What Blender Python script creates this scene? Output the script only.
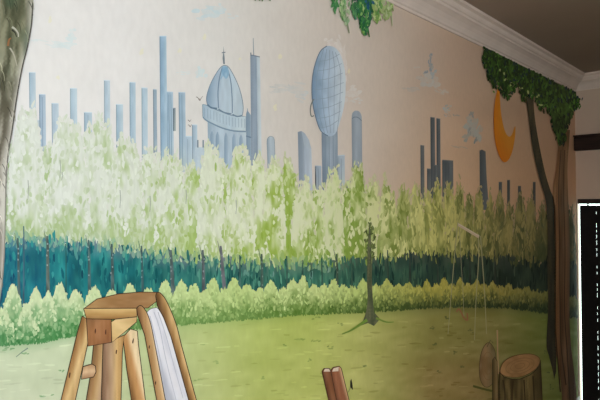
import bpy, bmesh, math, random
import numpy as np
from mathutils import Matrix, Vector
from mathutils.geometry import delaunay_2d_cdt

for o in list(bpy.data.objects):
    bpy.data.objects.remove(o)
S = bpy.context.scene
COL = S.collection
random.seed(7)
RNG = np.random.default_rng(11)

# ------------------------------------------------------------------ camera
FOC, YAW, PITCH, ROLL = 530.4, 0.7295, -0.0093, -0.0182      # focal length in pixels, radians
DIST, EYE = 1.309, 1.93                                        # from the mural wall, above the floor
XR, ZC = 5.138, 2.93                                           # corner with the right wall, ceiling height
XL, YB = -1.7, -3.1                                           # left wall, rear wall
CROWN = 0.128                                                 # cornice height
fw = np.array([math.cos(YAW) * math.cos(PITCH), math.sin(YAW) * math.cos(PITCH), math.sin(PITCH)])
r0 = np.array([math.sin(YAW), -math.cos(YAW), 0.0])
u0 = np.cross(r0, fw)
rt = math.cos(ROLL) * r0 + math.sin(ROLL) * u0
up = -math.sin(ROLL) * r0 + math.cos(ROLL) * u0
EYEP = np.array([0.0, -DIST, EYE])
cam = bpy.data.cameras.new('camera')
cam.sensor_width = 36.0
cam.lens = 36.0 * FOC / 600.0
cam.clip_start = 0.02
co = bpy.data.objects.new('camera', cam)
COL.objects.link(co)
M = Matrix(((rt[0], up[0], -fw[0], EYEP[0]), (rt[1], up[1], -fw[1], EYEP[1]), (rt[2], up[2], -fw[2], EYEP[2]), (0, 0, 0, 1)))
co.matrix_world = M
S.camera = co

# ------------------------------------------------------------------ light
S.view_settings.view_transform = 'Standard'
S.view_settings.look = 'None'
S.view_settings.gamma = 1.0
S.view_settings.use_curve_mapping = False
S.view_settings.exposure = 0.0
W = bpy.data.worlds.new('daylight')
S.world = W
W.use_nodes = True
bg = W.node_tree.nodes['Background']
bg.inputs['Color'].default_value = (0.80, 1.0, 0.92, 1)
bg.inputs['Strength'].default_value = 4.0


def area(name, loc, target, sx, sy, power, color):
    l = bpy.data.lights.new(name, 'AREA')
    l.shape = 'RECTANGLE'
    l.size, l.size_y, l.energy, l.color = sx, sy, power, color
    o = bpy.data.objects.new(name, l)
    COL.objects.link(o)
    o.location = loc
    o.rotation_euler = (Vector(target) - Vector(loc)).to_track_quat('-Z', 'Y').to_euler()
    return o


# daylight coming in by the window of the rear wall
area('daylight_window', (-0.85, YB + 0.05, 1.9), (-0.85, 0, 1.95), 1.3, 1.1, 103, (0.93, 0.97, 1.0))


# ------------------------------------------------------------------ helpers
def s2l(c):
    c = np.asarray(c, float) / 255.0
    return np.where(c <= 0.04045, c / 12.92, ((c + 0.055) / 1.055) ** 2.4)


def W2(px, py, out=0.0):
    """spot of the photograph -> place on the mural wall (X, Z)"""
    px = np.asarray(px, float); py = np.asarray(py, float)
    a = (px - 300) / FOC; b = (200 - py) / FOC
    d = fw + a[..., None] * rt + b[..., None] * up
    t = (DIST - out) / d[..., 1]
    return t * d[..., 0], EYE + t * d[..., 2]


def WR(px, py):
    """spot of the photograph -> place on the right wall (Y, Z)"""
    a = (px - 300) / FOC; b = (200 - py) / FOC
    d = fw + a * rt + b * up
    t = XR / d[0]
    return -DIST + t * d[1], EYE + t * d[2]


def PX(X, Z):
    d = np.stack([X, np.full_like(X, DIST), Z - EYE], -1)
    z = d @ fw
    return 300 + FOC * (d @ rt) / z, 200 - FOC * (d @ up) / z


ILX = [-300, 0, 150, 300, 400, 450, 550, 600]
ILR = [1.0, 1.0, 0.86, 0.64, 0.46, 0.35, 0.235, 0.2]
ILG = [1.0, 1.0, 1.0, 0.995, 0.985, 0.975, 0.95, 0.94]
ILB = [0.98, 0.98, 0.97, 0.95, 0.93, 0.91, 0.88, 0.87]


def pigment(obs, px):
    """pigment of a colour seen in the photograph, the room's light divided out"""
    r = np.interp(px, ILX, ILR)
    il = np.stack([r, r * np.interp(px, ILX, ILG), r * np.interp(px, ILX, ILB)], -1)
    c = s2l(obs) / il * 0.95
    return np.maximum(c * np.minimum(1, 0.88 / np.maximum(c.max(-1, keepdims=True), 1e-4)), 0.004)


def noise(x, y, seed=0):
    def h(i, j):
        n = np.sin(i * 127.1 + j * 311.7 + seed * 74.7) * 43758.5453
        return n - np.floor(n)
    xi, yi = np.floor(x), np.floor(y)
    fx, fy = x - xi, y - yi
    fx = fx * fx * (3 - 2 * fx); fy = fy * fy * (3 - 2 * fy)
    return (h(xi, yi) * (1 - fx) + h(xi + 1, yi) * fx) * (1 - fy) + (h(xi, yi + 1) * (1 - fx) + h(xi + 1, yi + 1) * fx) * fy


def ramp(keys):
    xs = [k[0] for k in keys]
    cs = np.array([k[1] for k in keys], float)
    return lambda x: np.stack([np.interp(x, xs, cs[:, i]) for i in range(3)], -1)


def const(c):
    return lambda x, y: np.broadcast_to(np.array(c, float), np.shape(x) + (3,))


def grain(c1, c2, sx, sy, seed=0, ang=0.0):
    """brush work mixing two colours, strokes sx by sy pixels turned by ang"""
    c1 = np.array(c1, float); c2 = np.array(c2, float)
    ca, sa = math.cos(ang), math.sin(ang)

    def f(x, y):
        u = x * ca + y * sa; v = -x * sa + y * ca
        n = 0.65 * noise(u / sx, v / sy, seed) + 0.35 * noise(u / sx * 2.3, v / sy * 2.3, seed + 5)
        n = np.clip((n - 0.25) * 2.0, 0, 1)[..., None]
        return c1 * (1 - n) + c2 * n
    return f


def across(p, q, cols, amp=8, sx=2, sy=14, seed=0):
    """a blend of colours from line end p to line end q (pixel points), with light brush grain"""
    p = np.array(p, float); q = np.array(q, float)
    cs = np.array(cols, float); ks = np.linspace(0, 1, len(cols))
    d = q - p

    def f(x, y):
        t = ((x - p[0]) * d[0] + (y - p[1]) * d[1]) / (d @ d)
        c = np.stack([np.interp(t, ks, cs[:, i]) for i in range(3)], -1)
        return c + (noise(x / sx, y / sy, seed) - 0.5)[..., None] * 2 * amp
    return f


def inside(px, py, poly):
    poly = np.asarray(poly); r = np.zeros(px.shape, bool)
    j = len(poly) - 1
    for i in range(len(poly)):
        xi, yi = poly[i]; xj, yj = poly[j]
        if yi != yj:
            r ^= ((yi > py) != (yj > py)) & (px < (xj - xi) * (py - yi) / (yj - yi) + xi)
        j = i
    return r


def smooth(pts, closed=False, n=4):
    """Catmull-Rom through the points"""
    P = [np.array(p, float) for p in pts]
    out = []
    m = len(P)
    for i in range(m if closed else m - 1):
        p0 = P[(i - 1) % m] if closed or i > 0 else P[i]
        p1, p2 = P[i], P[(i + 1) % m]
        p3 = P[(i + 2) % m] if closed or i + 2 < m else p2
        for k in range(n):
            t = k / n
            out.append(0.5 * (2 * p1 + (p2 - p0) * t + (2 * p0 - 5 * p1 + 4 * p2 - p3) * t * t + (3 * p1 - p0 - 3 * p2 + p3) * t ** 3))
    if not closed:
        out.append(P[-1])
    return [tuple(p) for p in out]


# ------------------------------------------------------------------ materials
def material(name, color, rough=0.6, noise_scale=None, amp=0.06, bump=0.0, bscale=200.0, stretch=(1, 1, 1), spec=0.3):
    m = bpy.data.materials.new(name)
    m.use_nodes = True
    nt = m.node_tree
    b = nt.nodes['Principled BSDF']
    b.inputs['Roughness'].default_value = rough
    b.inputs['Specular IOR Level'].default_value = spec
    b.inputs['Base Color'].default_value = (*color, 1)
    tc = nt.nodes.new('ShaderNodeTexCoord')
    mp = nt.nodes.new('ShaderNodeMapping')
    mp.inputs['Scale'].default_value = stretch
    nt.links.new(tc.outputs['Object'], mp.inputs['Vector'])
    if noise_scale:
        n = nt.nodes.new('ShaderNodeTexNoise')
        n.inputs['Scale'].default_value = noise_scale
        n.inputs['Detail'].default_value = 4
        nt.links.new(mp.outputs['Vector'], n.inputs['Vector'])
        cr = nt.nodes.new('ShaderNodeValToRGB')
        cr.color_ramp.elements[0].position = 0.3
        cr.color_ramp.elements[1].position = 0.7
        cr.color_ramp.elements[0].color = (*[c * (1 - amp) for c in color], 1)
        cr.color_ramp.elements[1].color = (*[min(1, c * (1 + amp)) for c in color], 1)
        nt.links.new(n.outputs['Fac'], cr.inputs['Fac'])
        nt.links.new(cr.outputs['Color'], b.inputs['Base Color'])
    if bump:
        n2 = nt.nodes.new('ShaderNodeTexNoise')
        n2.inputs['Scale'].default_value = bscale
        nt.links.new(mp.outputs['Vector'], n2.inputs['Vector'])
        bp = nt.nodes.new('ShaderNodeBump')
        bp.inputs['Strength'].default_value = bump
        bp.inputs['Distance'].default_value = 0.002
        nt.links.new(n2.outputs['Fac'], bp.inputs['Height'])
        nt.links.new(bp.outputs['Normal'], b.inputs['Normal'])
    return m


def paint_material():
    m = bpy.data.materials.new('mural_paint')
    m.use_nodes = True
    nt = m.node_tree
    b = nt.nodes['Principled BSDF']
    b.inputs['Roughness'].default_value = 0.62
    b.inputs['Specular IOR Level'].default_value = 0.2
    at = nt.nodes.new('ShaderNodeAttribute')
    at.attribute_name = 'paint'
    tc = nt.nodes.new('ShaderNodeTexCoord')
    n = nt.nodes.new('ShaderNodeTexNoise')
    n.inputs['Scale'].default_value = 26
    n.inputs['Detail'].default_value = 5
    mp = nt.nodes.new('ShaderNodeMapping')
    mp.inputs['Scale'].default_value = (2.2, 1, 1)
    nt.links.new(tc.outputs['Object'], mp.inputs['Vector'])
    nt.links.new(mp.outputs['Vector'], n.inputs['Vector'])
    mr = nt.nodes.new('ShaderNodeMapRange')
    mr.inputs['From Min'].default_value = 0.3
    mr.inputs['From Max'].default_value = 0.7
    mr.inputs['To Min'].default_value = 0.965
    mr.inputs['To Max'].default_value = 1.02
    nt.links.new(n.outputs['Fac'], mr.inputs['Value'])
    mx = nt.nodes.new('ShaderNodeVectorMath')
    mx.operation = 'SCALE'
    nt.links.new(at.outputs['Color'], mx.inputs[0])
    nt.links.new(mr.outputs['Result'], mx.inputs['Scale'])
    nt.links.new(mx.outputs['Vector'], b.inputs['Base Color'])
    return m


PAINT = paint_material()
M_WALL = material('cream_wall_paint', (0.66, 0.53, 0.43), 0.7, 3, 0.04, 0.1, 300)
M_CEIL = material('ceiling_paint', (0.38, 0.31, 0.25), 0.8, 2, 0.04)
M_CORN = material('cornice_plaster', (0.83, 0.73, 0.66), 0.55, 8, 0.05, 0.06, 120)
M_FLOOR = material('dark_wood_floor', (0.06, 0.035, 0.02), 0.4, 3, 0.4, stretch=(0.6, 8, 1))
M_BASE = material('white_gloss_paint', (0.7, 0.68, 0.64), 0.4, 10, 0.03)
M_TIMBER = material('dark_stained_timber', (0.022, 0.010, 0.007), 0.45, 5, 0.5, 0.2, 40, (1, 1, 14))
M_BLIND = material('black_blind_fabric', (0.006, 0.005, 0.005), 0.8, 60, 0.3)
M_RAIL = material('dark_rail_metal', (0.02, 0.014, 0.012), 0.4, 30, 0.2)
M_FRAME = material('window_frame_paint', (0.35, 0.32, 0.29), 0.45, 10, 0.05)


def glass():
    m = bpy.data.materials.new('window_glass')
    m.use_nodes = True
    nt = m.node_tree
    nt.nodes.remove(nt.nodes['Principled BSDF'])
    out = nt.nodes['Material Output']
    t = nt.nodes.new('ShaderNodeBsdfTransparent')
    g = nt.nodes.new('ShaderNodeBsdfGlossy')
    g.inputs['Roughness'].default_value = 0.02
    mx = nt.nodes.new('ShaderNodeMixShader')
    mx.inputs['Fac'].default_value = 0.06
    nt.links.new(t.outputs[0], mx.inputs[1])
    nt.links.new(g.outputs[0], mx.inputs[2])
    nt.links.new(mx.outputs[0], out.inputs['Surface'])
    return m


M_GLASS = glass()


# ------------------------------------------------------------------ room shell
def mesh_obj(name, verts, faces, mat, parent=None, kind=None, bevel=0.0, label=None):
    me = bpy.data.meshes.new(name)
    me.from_pydata([tuple(v) for v in verts], [], faces)
    bm = bmesh.new()
    bm.from_mesh(me)
    bmesh.ops.recalc_face_normals(bm, faces=bm.faces)
    bm.to_mesh(me)
    bm.free()
    me.materials.append(mat)
    o = bpy.data.objects.new(name, me)
    COL.objects.link(o)
    if parent:
        o.parent = parent
    if kind:
        o['kind'] = kind
    if label:
        o['label'] = label
    if bevel:
        bv = o.modifiers.new('bevel', 'BEVEL')
        bv.width = bevel
        bv.segments = 2
    return o


def boxes(lst):
    V, F = [], []
    for (x0, x1, y0, y1, z0, z1) in lst:
        b = len(V)
        V += [(x0, y0, z0), (x1, y0, z0), (x1, y1, z0), (x0, y1, z0), (x0, y0, z1), (x1, y0, z1), (x1, y1, z1), (x0, y1, z1)]
        F += [tuple(b + i for i in f) for f in ((0, 3, 2, 1), (4, 5, 6, 7), (0, 1, 5, 4), (1, 2, 6, 5), (2, 3, 7, 6), (3, 0, 4, 7))]
    return V, F


def structure(name, lst, mat, parent=None, bevel=0.0):
    return mesh_obj(name, *boxes(lst), mat, parent, None if parent else 'structure', bevel)


T = 0.20
TR = 0.06                      # the right wall is thin beside the window
# window of the right wall: it starts right beside the corner
wy1, wz1 = -0.009, WR(580.0, 199.0)[1]
wy0, wz0 = wy1 - 1.30, 0.0
# window of the rear wall
bx0, bx1, bz0, bz1 = -1.55, -0.15, 1.30, 2.60
structure('floor', [(XL - T, XR + TR, YB - T, T, -0.15, 0)], M_FLOOR)
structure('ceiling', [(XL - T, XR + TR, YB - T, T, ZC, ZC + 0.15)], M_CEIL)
structure('wall_front', [(XL - T, XR + TR, 0, T, 0, ZC)], M_WALL)
structure('wall_left', [(XL - T, XL, YB, 0, 0, ZC)], M_WALL)
structure('wall_right', [(XR, XR + TR, wy1, 0, 0, ZC), (XR, XR + TR, YB, wy0, 0, ZC), (XR, XR + TR, wy0, wy1, wz1, ZC)], M_WALL)
structure('wall_rear', [(XL - T, bx0, YB - T, YB, 0, ZC), (bx1, XR + TR, YB - T, YB, 0, ZC), (bx0, bx1, YB - T, YB, 0, bz0), (bx0, bx1, YB - T, YB, bz1, ZC)], M_WALL)
structure('baseboard_front', [(XL, XR - 0.001, -0.008, 0, 0, 0.1)], M_BASE, bevel=0.004)
structure('baseboard_left', [(XL, XL + 0.016, YB + 0.016, -0.016, 0, 0.1)], M_BASE, bevel=0.004)
structure('baseboard_right', [(XR - 0.016, XR, YB + 0.016, wy0, 0, 0.1)], M_BASE, bevel=0.004)
structure('baseboard_rear', [(XL, XR, YB, YB + 0.016, 0, 0.1)], M_BASE, bevel=0.004)

# cornice: one moulded run per wall, mitred in the corners
PROFILE = [(0, .128), (.010, .128), (.012, .117), (.020, .113), (.024, .104), (.034, .088), (.048, .072), (.066, .060), (.074, .057),
           (.076, .046), (.084, .043), (.090, .034), (.093, .022), (.100, .019), (.110, .016), (.110, 0), (0, 0)]


def cornice(name, p, q, nrm):
    p, q, nrm = Vector(p), Vector(q), Vector(nrm)
    d = (q - p).normalized()
    V = []
    for (e, s) in ((p, 1), (q, -1)):
        for (o, h) in PROFILE:
            V.append(e + nrm * o + d * (o * s) + Vector((0, 0, ZC - h)))
    n = len(PROFILE)
    F = [(i, (i + 1) % n, n + (i + 1) % n, n + i) for i in range(n)] + [tuple(range(n)), tuple(range(2 * n - 1, n - 1, -1))]
    return mesh_obj(name, V, F, M_CORN, kind='structure')


cornice('trim_1', (XL, 0, 0), (XR, 0, 0), (0, -1, 0))
cornice('trim_2', (XR, 0, 0), (XR, YB, 0), (-1, 0, 0))
cornice('trim_3', (XR, YB, 0), (XL, YB, 0), (0, 1, 0))
cornice('trim_4', (XL, YB, 0), (XL, 0, 0), (1, 0, 0))

# window_1 (right wall, behind the black blind)
w1 = structure('window_1', [(XR + 0.036, XR + 0.06, wy0, wy0 + 0.05, wz0, wz1), (XR + 0.036, XR + 0.06, wy0 + 0.05, wy1, wz0, wz0 + 0.02),
                            (XR + 0.036, XR + 0.06, wy0 + 0.05, wy1, wz1 - 0.006, wz1)], M_FRAME)
structure('pane', [(XR + 0.045, XR + 0.049, wy0 + 0.05, wy1, wz0 + 0.05, wz1 - 0.006)], M_GLASS, w1)
# window_2 (rear wall, where the daylight comes in)
w2 = structure('window_2', [(bx0, bx0 + 0.06, YB - 0.15, YB - 0.08, bz0, bz1), (bx1 - 0.06, bx1, YB - 0.15, YB - 0.08, bz0, bz1),
                            (bx0, bx1, YB - 0.15, YB - 0.08, bz0, bz0 + 0.06), (bx0, bx1, YB - 0.15, YB - 0.08, bz1 - 0.06, bz1),
                            ((bx0 + bx1) / 2 - 0.03, (bx0 + bx1) / 2 + 0.03, YB - 0.15, YB - 0.08, bz0, bz1)], M_FRAME)
structure('pane', [(bx0 + 0.05, bx1 - 0.05, YB - 0.12, YB - 0.115, bz0 + 0.05, bz1 - 0.05)], M_GLASS, w2)


# ------------------------------------------------------------------ blind and timber rail on the right wall
def empty(name, loc, label, cat, group=None):
    o = bpy.data.objects.new(name, None)
    COL.objects.link(o)
    o.location = loc
    o.empty_display_size = 0.1
    o['label'] = label
    o['category'] = cat
    if group:
        o['group'] = group
    return o


def child(name, lst, mat, parent, bevel=0.0, label=None):
    L = parent.location
    lst = [(a - L.x, b - L.x, c - L.y, d - L.y, e - L.z, f - L.z) for (a, b, c, d, e, f) in lst]
    return mesh_obj(name, *boxes(lst), mat, parent, bevel=bevel, label=label)


by1 = -0.0255
gap = WR(597.0, 300)[0]
zt = WR(590, 205.4)[1]
zr = WR(590, 203.9)[1]
bl = empty('window_blind', (XR + 0.015, (wy0 + wy1) / 2, wz0 + 0.01), 'black blackout blind covering the window in the corner, daylight leaking past its edge', 'blind')
child('head_rail', [(XR + 0.004, XR + 0.032, wy0 + 0.004, wy1 - 0.002, zr, wz1 - 0.001)], M_RAIL, bl, 0.004)
child('blind_panel', [(XR + 0.013, XR + 0.017, gap + 0.0012, by1, wz0 + 0.012, zt)], M_BLIND, bl)
child('blind_panel', [(XR + 0.013, XR + 0.017, wy0 + 0.02, gap - 0.0012, wz0 + 0.012, zt)], M_BLIND, bl)
child('bottom_bar', [(XR + 0.006, XR + 0.024, wy0 + 0.02, by1, wz0 + 0.004, wz0 + 0.03)], M_RAIL, bl, 0.003)
for y in list(np.linspace(wy0 + 0.06, gap - 0.04, 6)) + [(gap + by1) / 2]:
    child('hanger', [(XR + 0.012, XR + 0.018, y - 0.006, y + 0.006, zt - 0.01, zr + 0.002)], M_RAIL, bl)
z = zt - 0.004
while z > wz0 + 0.05:
    h = random.choice((0.02, 0.03, 0.05, 0.08))
    child('seam_tie', [(XR + 0.0125, XR + 0.0175, gap - 0.004, gap + 0.004, max(z - h, wz0 + 0.03), z)], M_BLIND, bl)
    z -= h + random.choice((0.022, 0.03, 0.038))

ty1 = 0.0
tz1 = WR(588, 136.5)[1]
tz0 = WR(588, 150.5)[1]
tb = empty('timber_rail', (XR - 0.04, -0.9, tz0), 'dark stained timber curtain rail on the wall above the blind', 'curtain rail')
child('rail_board', [(XR - 0.07, XR, -1.75, -0.004, tz0, tz1)], M_TIMBER, tb, 0.006)
child('top_lip', [(XR - 0.085, XR, -1.76, -0.002, tz1, tz1 + 0.012)], M_TIMBER, tb, 0.003)

# ------------------------------------------------------------------ the mural
LAYER = 0.0008
PART = [0]
TONE = [None]                    # colour correction of a whole family of painted things
mural = empty('mural', (1.6, 0, 0.1), 'painted wall mural of a park, city skyline and stepladder below the white cornice', 'mural')
OX = np.array([1.6, 0, 0.1])


class Paint:
    def __init__(self, layer):
        self.V, self.F, self.C, self.n, self.layer, self.k = [], [], [], 0, layer, 0
        PART[0] += 1
        self.off = (PART[0] * 5 % 13) * 2.9e-5
        self.tone = TONE[0]

    def _push(self, px, py, faces, cols, lift=None, XZ=None):
        px = np.asarray(px, float); py = np.asarray(py, float)
        if lift is None:
            lift = (self.k % 26) + random.random()
            self.k += 1
        out = self.layer * LAYER + 0.0002 + self.off + lift * 1.4e-5
        X, Z = XZ if XZ is not None else W2(px, py, out)
        X = np.clip(X, XL + 0.001, XR - 0.0008)
        Z = np.clip(Z, 0.101, ZC - 0.12)
        Y = np.full_like(X, -out)
        self.V.append(np.stack([X, Y, Z], -1) - OX)
        cols = np.clip(cols, 0, 255)
        if self.tone:
            cols = self.tone(np.asarray(cols, float), px)
        self.C.append(pigment(cols, px))
        b = self.n
        self.F += [tuple(b + int(i) for i in f) for f in faces]
        self.n += len(px)

    def poly(self, pts, col, step=2.5, lift=None, ink=None, inkw=0.7):
        if not callable(col):
            col = const(col)
        P = []
        m = len(pts)
        for i in range(m):
            a = np.array(pts[i], float); b = np.array(pts[(i + 1) % m], float)
            k = max(1, int(np.hypot(*(b - a)) / step))
            for j in range(k):
                P.append(a + (b - a) * j / k)
        P = np.array(P)
        x0, y0 = P.min(0); x1, y1 = P.max(0)
        gx, gy = np.meshgrid(np.arange(x0, x1, step), np.arange(y0, y1, step))
        gx = gx + (np.arange(gx.shape[0]) % 2)[:, None] * step / 2
        gx, gy = gx.ravel(), gy.ravel()
        k = inside(gx, gy, P)
        gx, gy = gx[k], gy[k]
        al = [Vector(p) for p in P] + [Vector((a, b)) for a, b in zip(gx, gy)]
        v, e, f, *_ = delaunay_2d_cdt(al, [], [list(range(len(P)))], 1, 1e-4)
        v = np.array([tuple(q) for q in v])
        self._push(v[:, 0], v[:, 1], f, col(v[:, 0], v[:, 1]), lift)
        if ink is not None:
            self.line(list(pts) + [pts[0]], inkw, ink)
        return self

    def line(self, pts, w, col, lift=None, w2=None):
        P = np.array(pts, float)
        d = np.gradient(P, axis=0)
        d /= np.maximum(np.hypot(d[:, 0], d[:, 1]), 1e-6)[:, None]
        nrm = np.stack([-d[:, 1], d[:, 0]], -1)
        ww = np.linspace(w, w if w2 is None else w2, len(P))[:, None] / 2
        A, B = P + nrm * ww, P - nrm * ww
        Q = np.concatenate([A, B])
        n = len(P)
        fc = [(i, i + 1, n + i + 1, n + i) for i in range(n - 1)]
        c = col(Q[:, 0], Q[:, 1]) if callable(col) else np.broadcast_to(np.array(col, float), (2 * n, 3))
        self._push(Q[:, 0], Q[:, 1], fc, c, lift)
        return self

    def dab(self, x, y, rx, ry, ang, col, n=8):
        t = np.arange(n) / n * 2 * math.pi
        r = RNG.uniform(0.72, 1.15, n)
        u, v = np.cos(t) * rx * r, np.sin(t) * ry * r
        ca, sa = math.cos(ang), math.sin(ang)
        px, py = x + u * ca - v * sa, y + u * sa + v * ca
        self._push(px, py, [tuple(range(n))], np.broadcast_to(np.clip(np.array(col, float), 0, 255), (n, 3)))

    def strip(self, xs, yt, yb, nv, col, lift=None):
        xs = np.asarray(xs, float)
        t = np.linspace(0, 1, nv + 1)
        px = np.repeat(xs[:, None], nv + 1, 1)
        py = yt[:, None] * (1 - t) + yb[:, None] * t
        n = len(xs)
        fc = [(i * (nv + 1) + j, (i + 1) * (nv + 1) + j, (i + 1) * (nv + 1) + j + 1, i * (nv + 1) + j + 1) for i in range(n - 1) for j in range(nv)]
        px, py = px.ravel(), py.ravel()
        self._push(px, py, fc, col(px, py), lift)
        return self

    def build(self, name, parent=None, label=None, stuff=False):
        me = bpy.data.meshes.new(name)
        V = np.concatenate(self.V)
        me.from_pydata(V.tolist(), [], self.F)
        C = np.concatenate(self.C)
        at = me.attributes.new('paint', 'FLOAT_COLOR', 'POINT')
        at.data.foreach_set('color', np.concatenate([C, np.ones((len(C), 1))], 1).astype(np.float32).ravel())
        # every face looks into the room
        bm = bmesh.new()
        bm.from_mesh(me)
        bm.normal_update()
        fl = [f for f in bm.faces if f.normal.y > 0]
        if fl:
            bmesh.ops.reverse_faces(bm, faces=fl)
        bm.to_mesh(me)
        bm.free()
        me.materials.append(PAINT)
        o = bpy.data.objects.new(name, me)
        COL.objects.link(o)
        o.parent = parent or mural
        if label:
            o['label'] = label
        if stuff:
            o['kind'] = 'stuff'
        return o


XMIN = -330
SKY = ramp([(-300, (226, 226, 222)), (0, (226, 226, 223)), (120, (219, 219, 216)), (220, (204, 203, 197)), (300, (190, 184, 174)), (350, (178, 168, 156)),
            (400, (162, 148, 133)), (450, (144, 125, 107)), (500, (127, 108, 90)), (575, (107, 88, 73))])
PALE = ramp([(-100, (214, 221, 212)), (60, (212, 219, 209)), (150, (206, 214, 198)), (200, (202, 210, 188)), (260, (203, 210, 180)), (330, (196, 202, 160)),
             (390, (176, 177, 122)), (430, (150, 147, 84)), (500, (112, 102, 58)), (570, (80, 72, 44))])
GREEN = ramp([(-100, (158, 182, 130)), (100, (166, 188, 136)), (200, (152, 178, 98)), (270, (138, 164, 66)), (340, (116, 142, 56)), (430, (88, 94, 42)),
              (500, (62, 64, 36)), (570, (44, 48, 30))])
TEAL = ramp([(-100, (14, 88, 112)), (30, (16, 94, 114)), (90, (18, 98, 106)), (150, (24, 96, 98)), (200, (32, 94, 90)), (300, (32, 82, 70)), (340, (32, 70, 58)),
             (430, (28, 46, 38)), (500, (24, 33, 26)), (570, (20, 28, 23))])
TEAL2 = ramp([(-100, (36, 130, 142)), (90, (44, 140, 136)), (200, (78, 142, 124)), (300, (80, 134, 108)), (400, (56, 84, 62)), (500, (42, 52, 38)), (570, (34, 42, 32))])
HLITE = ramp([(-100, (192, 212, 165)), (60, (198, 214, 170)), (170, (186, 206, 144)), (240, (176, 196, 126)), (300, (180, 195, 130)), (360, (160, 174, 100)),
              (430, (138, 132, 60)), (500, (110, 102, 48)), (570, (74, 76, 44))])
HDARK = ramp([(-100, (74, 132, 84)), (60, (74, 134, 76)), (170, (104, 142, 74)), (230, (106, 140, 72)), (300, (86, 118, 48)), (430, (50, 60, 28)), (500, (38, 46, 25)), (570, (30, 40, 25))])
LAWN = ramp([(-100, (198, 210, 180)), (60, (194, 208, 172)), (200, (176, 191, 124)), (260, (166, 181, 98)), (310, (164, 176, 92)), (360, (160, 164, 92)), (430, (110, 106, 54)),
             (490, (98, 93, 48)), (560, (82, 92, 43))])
HAZE_B = lambda x: np.interp(x, [-300, 0, 60, 100, 180, 240, 300, 340, 400, 450, 500, 575], [222, 237, 240, 244, 257, 261, 263, 262, 258, 255, 258, 266])
HEDGE_T = lambda x: np.interp(x, [-300, 0, 60, 180, 240, 300, 360, 450, 500, 575], [292, 297, 296, 287, 285, 286, 284, 281, 284, 290])
HEDGE_B = lambda x: np.interp(x, [-300, 0, 40, 80, 170, 300, 370, 450, 510, 575], [356, 346, 343, 335, 326, 315, 312, 307, 308, 318])


def mix(a, b, t):
    t = np.asarray(t)[..., None]
    return a * (1 - t) + b * t


# sky: the whole upper wall
p = Paint(0)
gx = np.concatenate([np.arange(XL + 0.002, 2.2, 0.03), np.arange(2.2, XR - 0.002, 0.06), [XR - 0.001]])
gz = np.linspace(1.1, ZC - 0.121, 60)
GX, GZ = np.meshgrid(gx, gz, indexing='ij')
qx, qy = PX(GX.ravel(), GZ.ravel())
qx = np.where(GX.ravel() < -0.9, -300, qx)
nz = len(gz)
fc = [(i * nz + j, (i + 1) * nz + j, (i + 1) * nz + j + 1, i * nz + j + 1) for i in range(len(gx) - 1) for j in range(nz - 1)]
warm = np.clip((qy - 60) / 120, 0, 1) * np.clip((qx - 330) / 120, 0, 1)
c = SKY(qx) + (noise(qx / 30, qy / 22, 3) - 0.5)[:, None] * 5 + warm[:, None] * np.array([11, 3, -6])
p._push(qx, qy, fc, c, 0, (GX.ravel(), GZ.ravel()))
p.build('sky', label='painted pale sky turning peach towards the corner')


# clouds, faint yellow stars and birds
def cloud(spec, label=None):
    q = Paint(1)
    for (x, y, rx, ry, c, n, a) in spec:
        for _ in range(n):
            xx, yy = x + RNG.normal() * rx * 0.45, y + RNG.normal() * ry * 0.45
            t = RNG.uniform(0.35, 1)
            bgc = SKY(np.array(xx))
            q.dab(xx, yy, rx * RNG.uniform(.25, .5), ry * RNG.uniform(.2, .45), a + RNG.normal() * 0.2, mix(bgc, np.array(c, float), t * a_mix))
    return q.build('cloud', label=label)


a_mix = 0.6
cloud([(62, 45, 18, 3, (196, 220, 222), 22, 0.1), (71, 37, 6, 6, (196, 220, 222), 16, 0.4), (40, 41, 9, 1.5, (205, 222, 222), 8, 0.1)])
cloud([(213, 12, 14, 6, (176, 204, 212), 30, 0.0), (221, 9, 6, 5, (176, 204, 212), 12, 0.2), (232, 17, 6, 2.5, (186, 206, 210), 8, 0.2)])
cloud([(200, 73, 5, 7, (186, 212, 216), 18, 0.2), (183, 73, 8, 2, (200, 214, 214), 8, 0.1)])
cloud([(292, 87, 16, 4, (172, 178, 176), 22, 0.1), (300, 96, 9, 4, (170, 178, 178), 12, 0.2), (278, 92, 9, 2, (178, 182, 178), 8, 0.1)])
cloud([(352, 93, 7, 6, (186, 184, 178), 18, -0.5), (356, 100, 5, 3, (180, 182, 178), 8, 0.2)])
cloud([(337, 50, 5, 10, (200, 197, 192), 34, -0.5), (344, 65, 3, 16, (198, 194, 188), 28, 0.0), (331, 42, 6, 4, (200, 196, 190), 12, -0.4)])
a_mix = 0.85
cloud([(430, 80, 9, 7, (146, 144, 136), 28, 0.1), (412, 89, 8, 2.5, (146, 140, 130), 12, 0.1), (441, 91, 7, 2.5, (146, 140, 130), 10, 0.2), (417, 67, 5, 2, (152, 148, 140), 6, 0),
       (430.5, 60, 2, 6, (92, 108, 118), 12, 0), (431, 67, 3, 4, (96, 112, 120), 10, 0), (426, 72, 1.8, 3, (92, 108, 118), 8, 0.6), (421.5, 78, 3.6, 1.6, (96, 110, 118), 10, -0.8), (433, 74, 3, 5, (124, 134, 136), 10, 0)],
      'painted cloud with dark blue strokes')
cloud([(446, 109, 4, 3.5, (132, 138, 134), 16, 0.3), (447, 107, 1.5, 3, (104, 122, 126), 6, 0), (454, 115, 5, 1, (112, 110, 104), 7, 0.5)])
cloud([(472, 128, 7, 10, (124, 126, 118), 34, 0.1), (471, 118, 2, 6, (92, 104, 106), 10, 0), (466, 138, 4, 6, (112, 118, 112), 12, 0.3), (477, 137, 2.5, 7, (84, 96, 98), 12, 0), (469, 130, 2, 6, (90, 102, 104), 10, 0.2),
       (458, 147, 7, 1.3, (128, 116, 102), 8, 0.1)])
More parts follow.
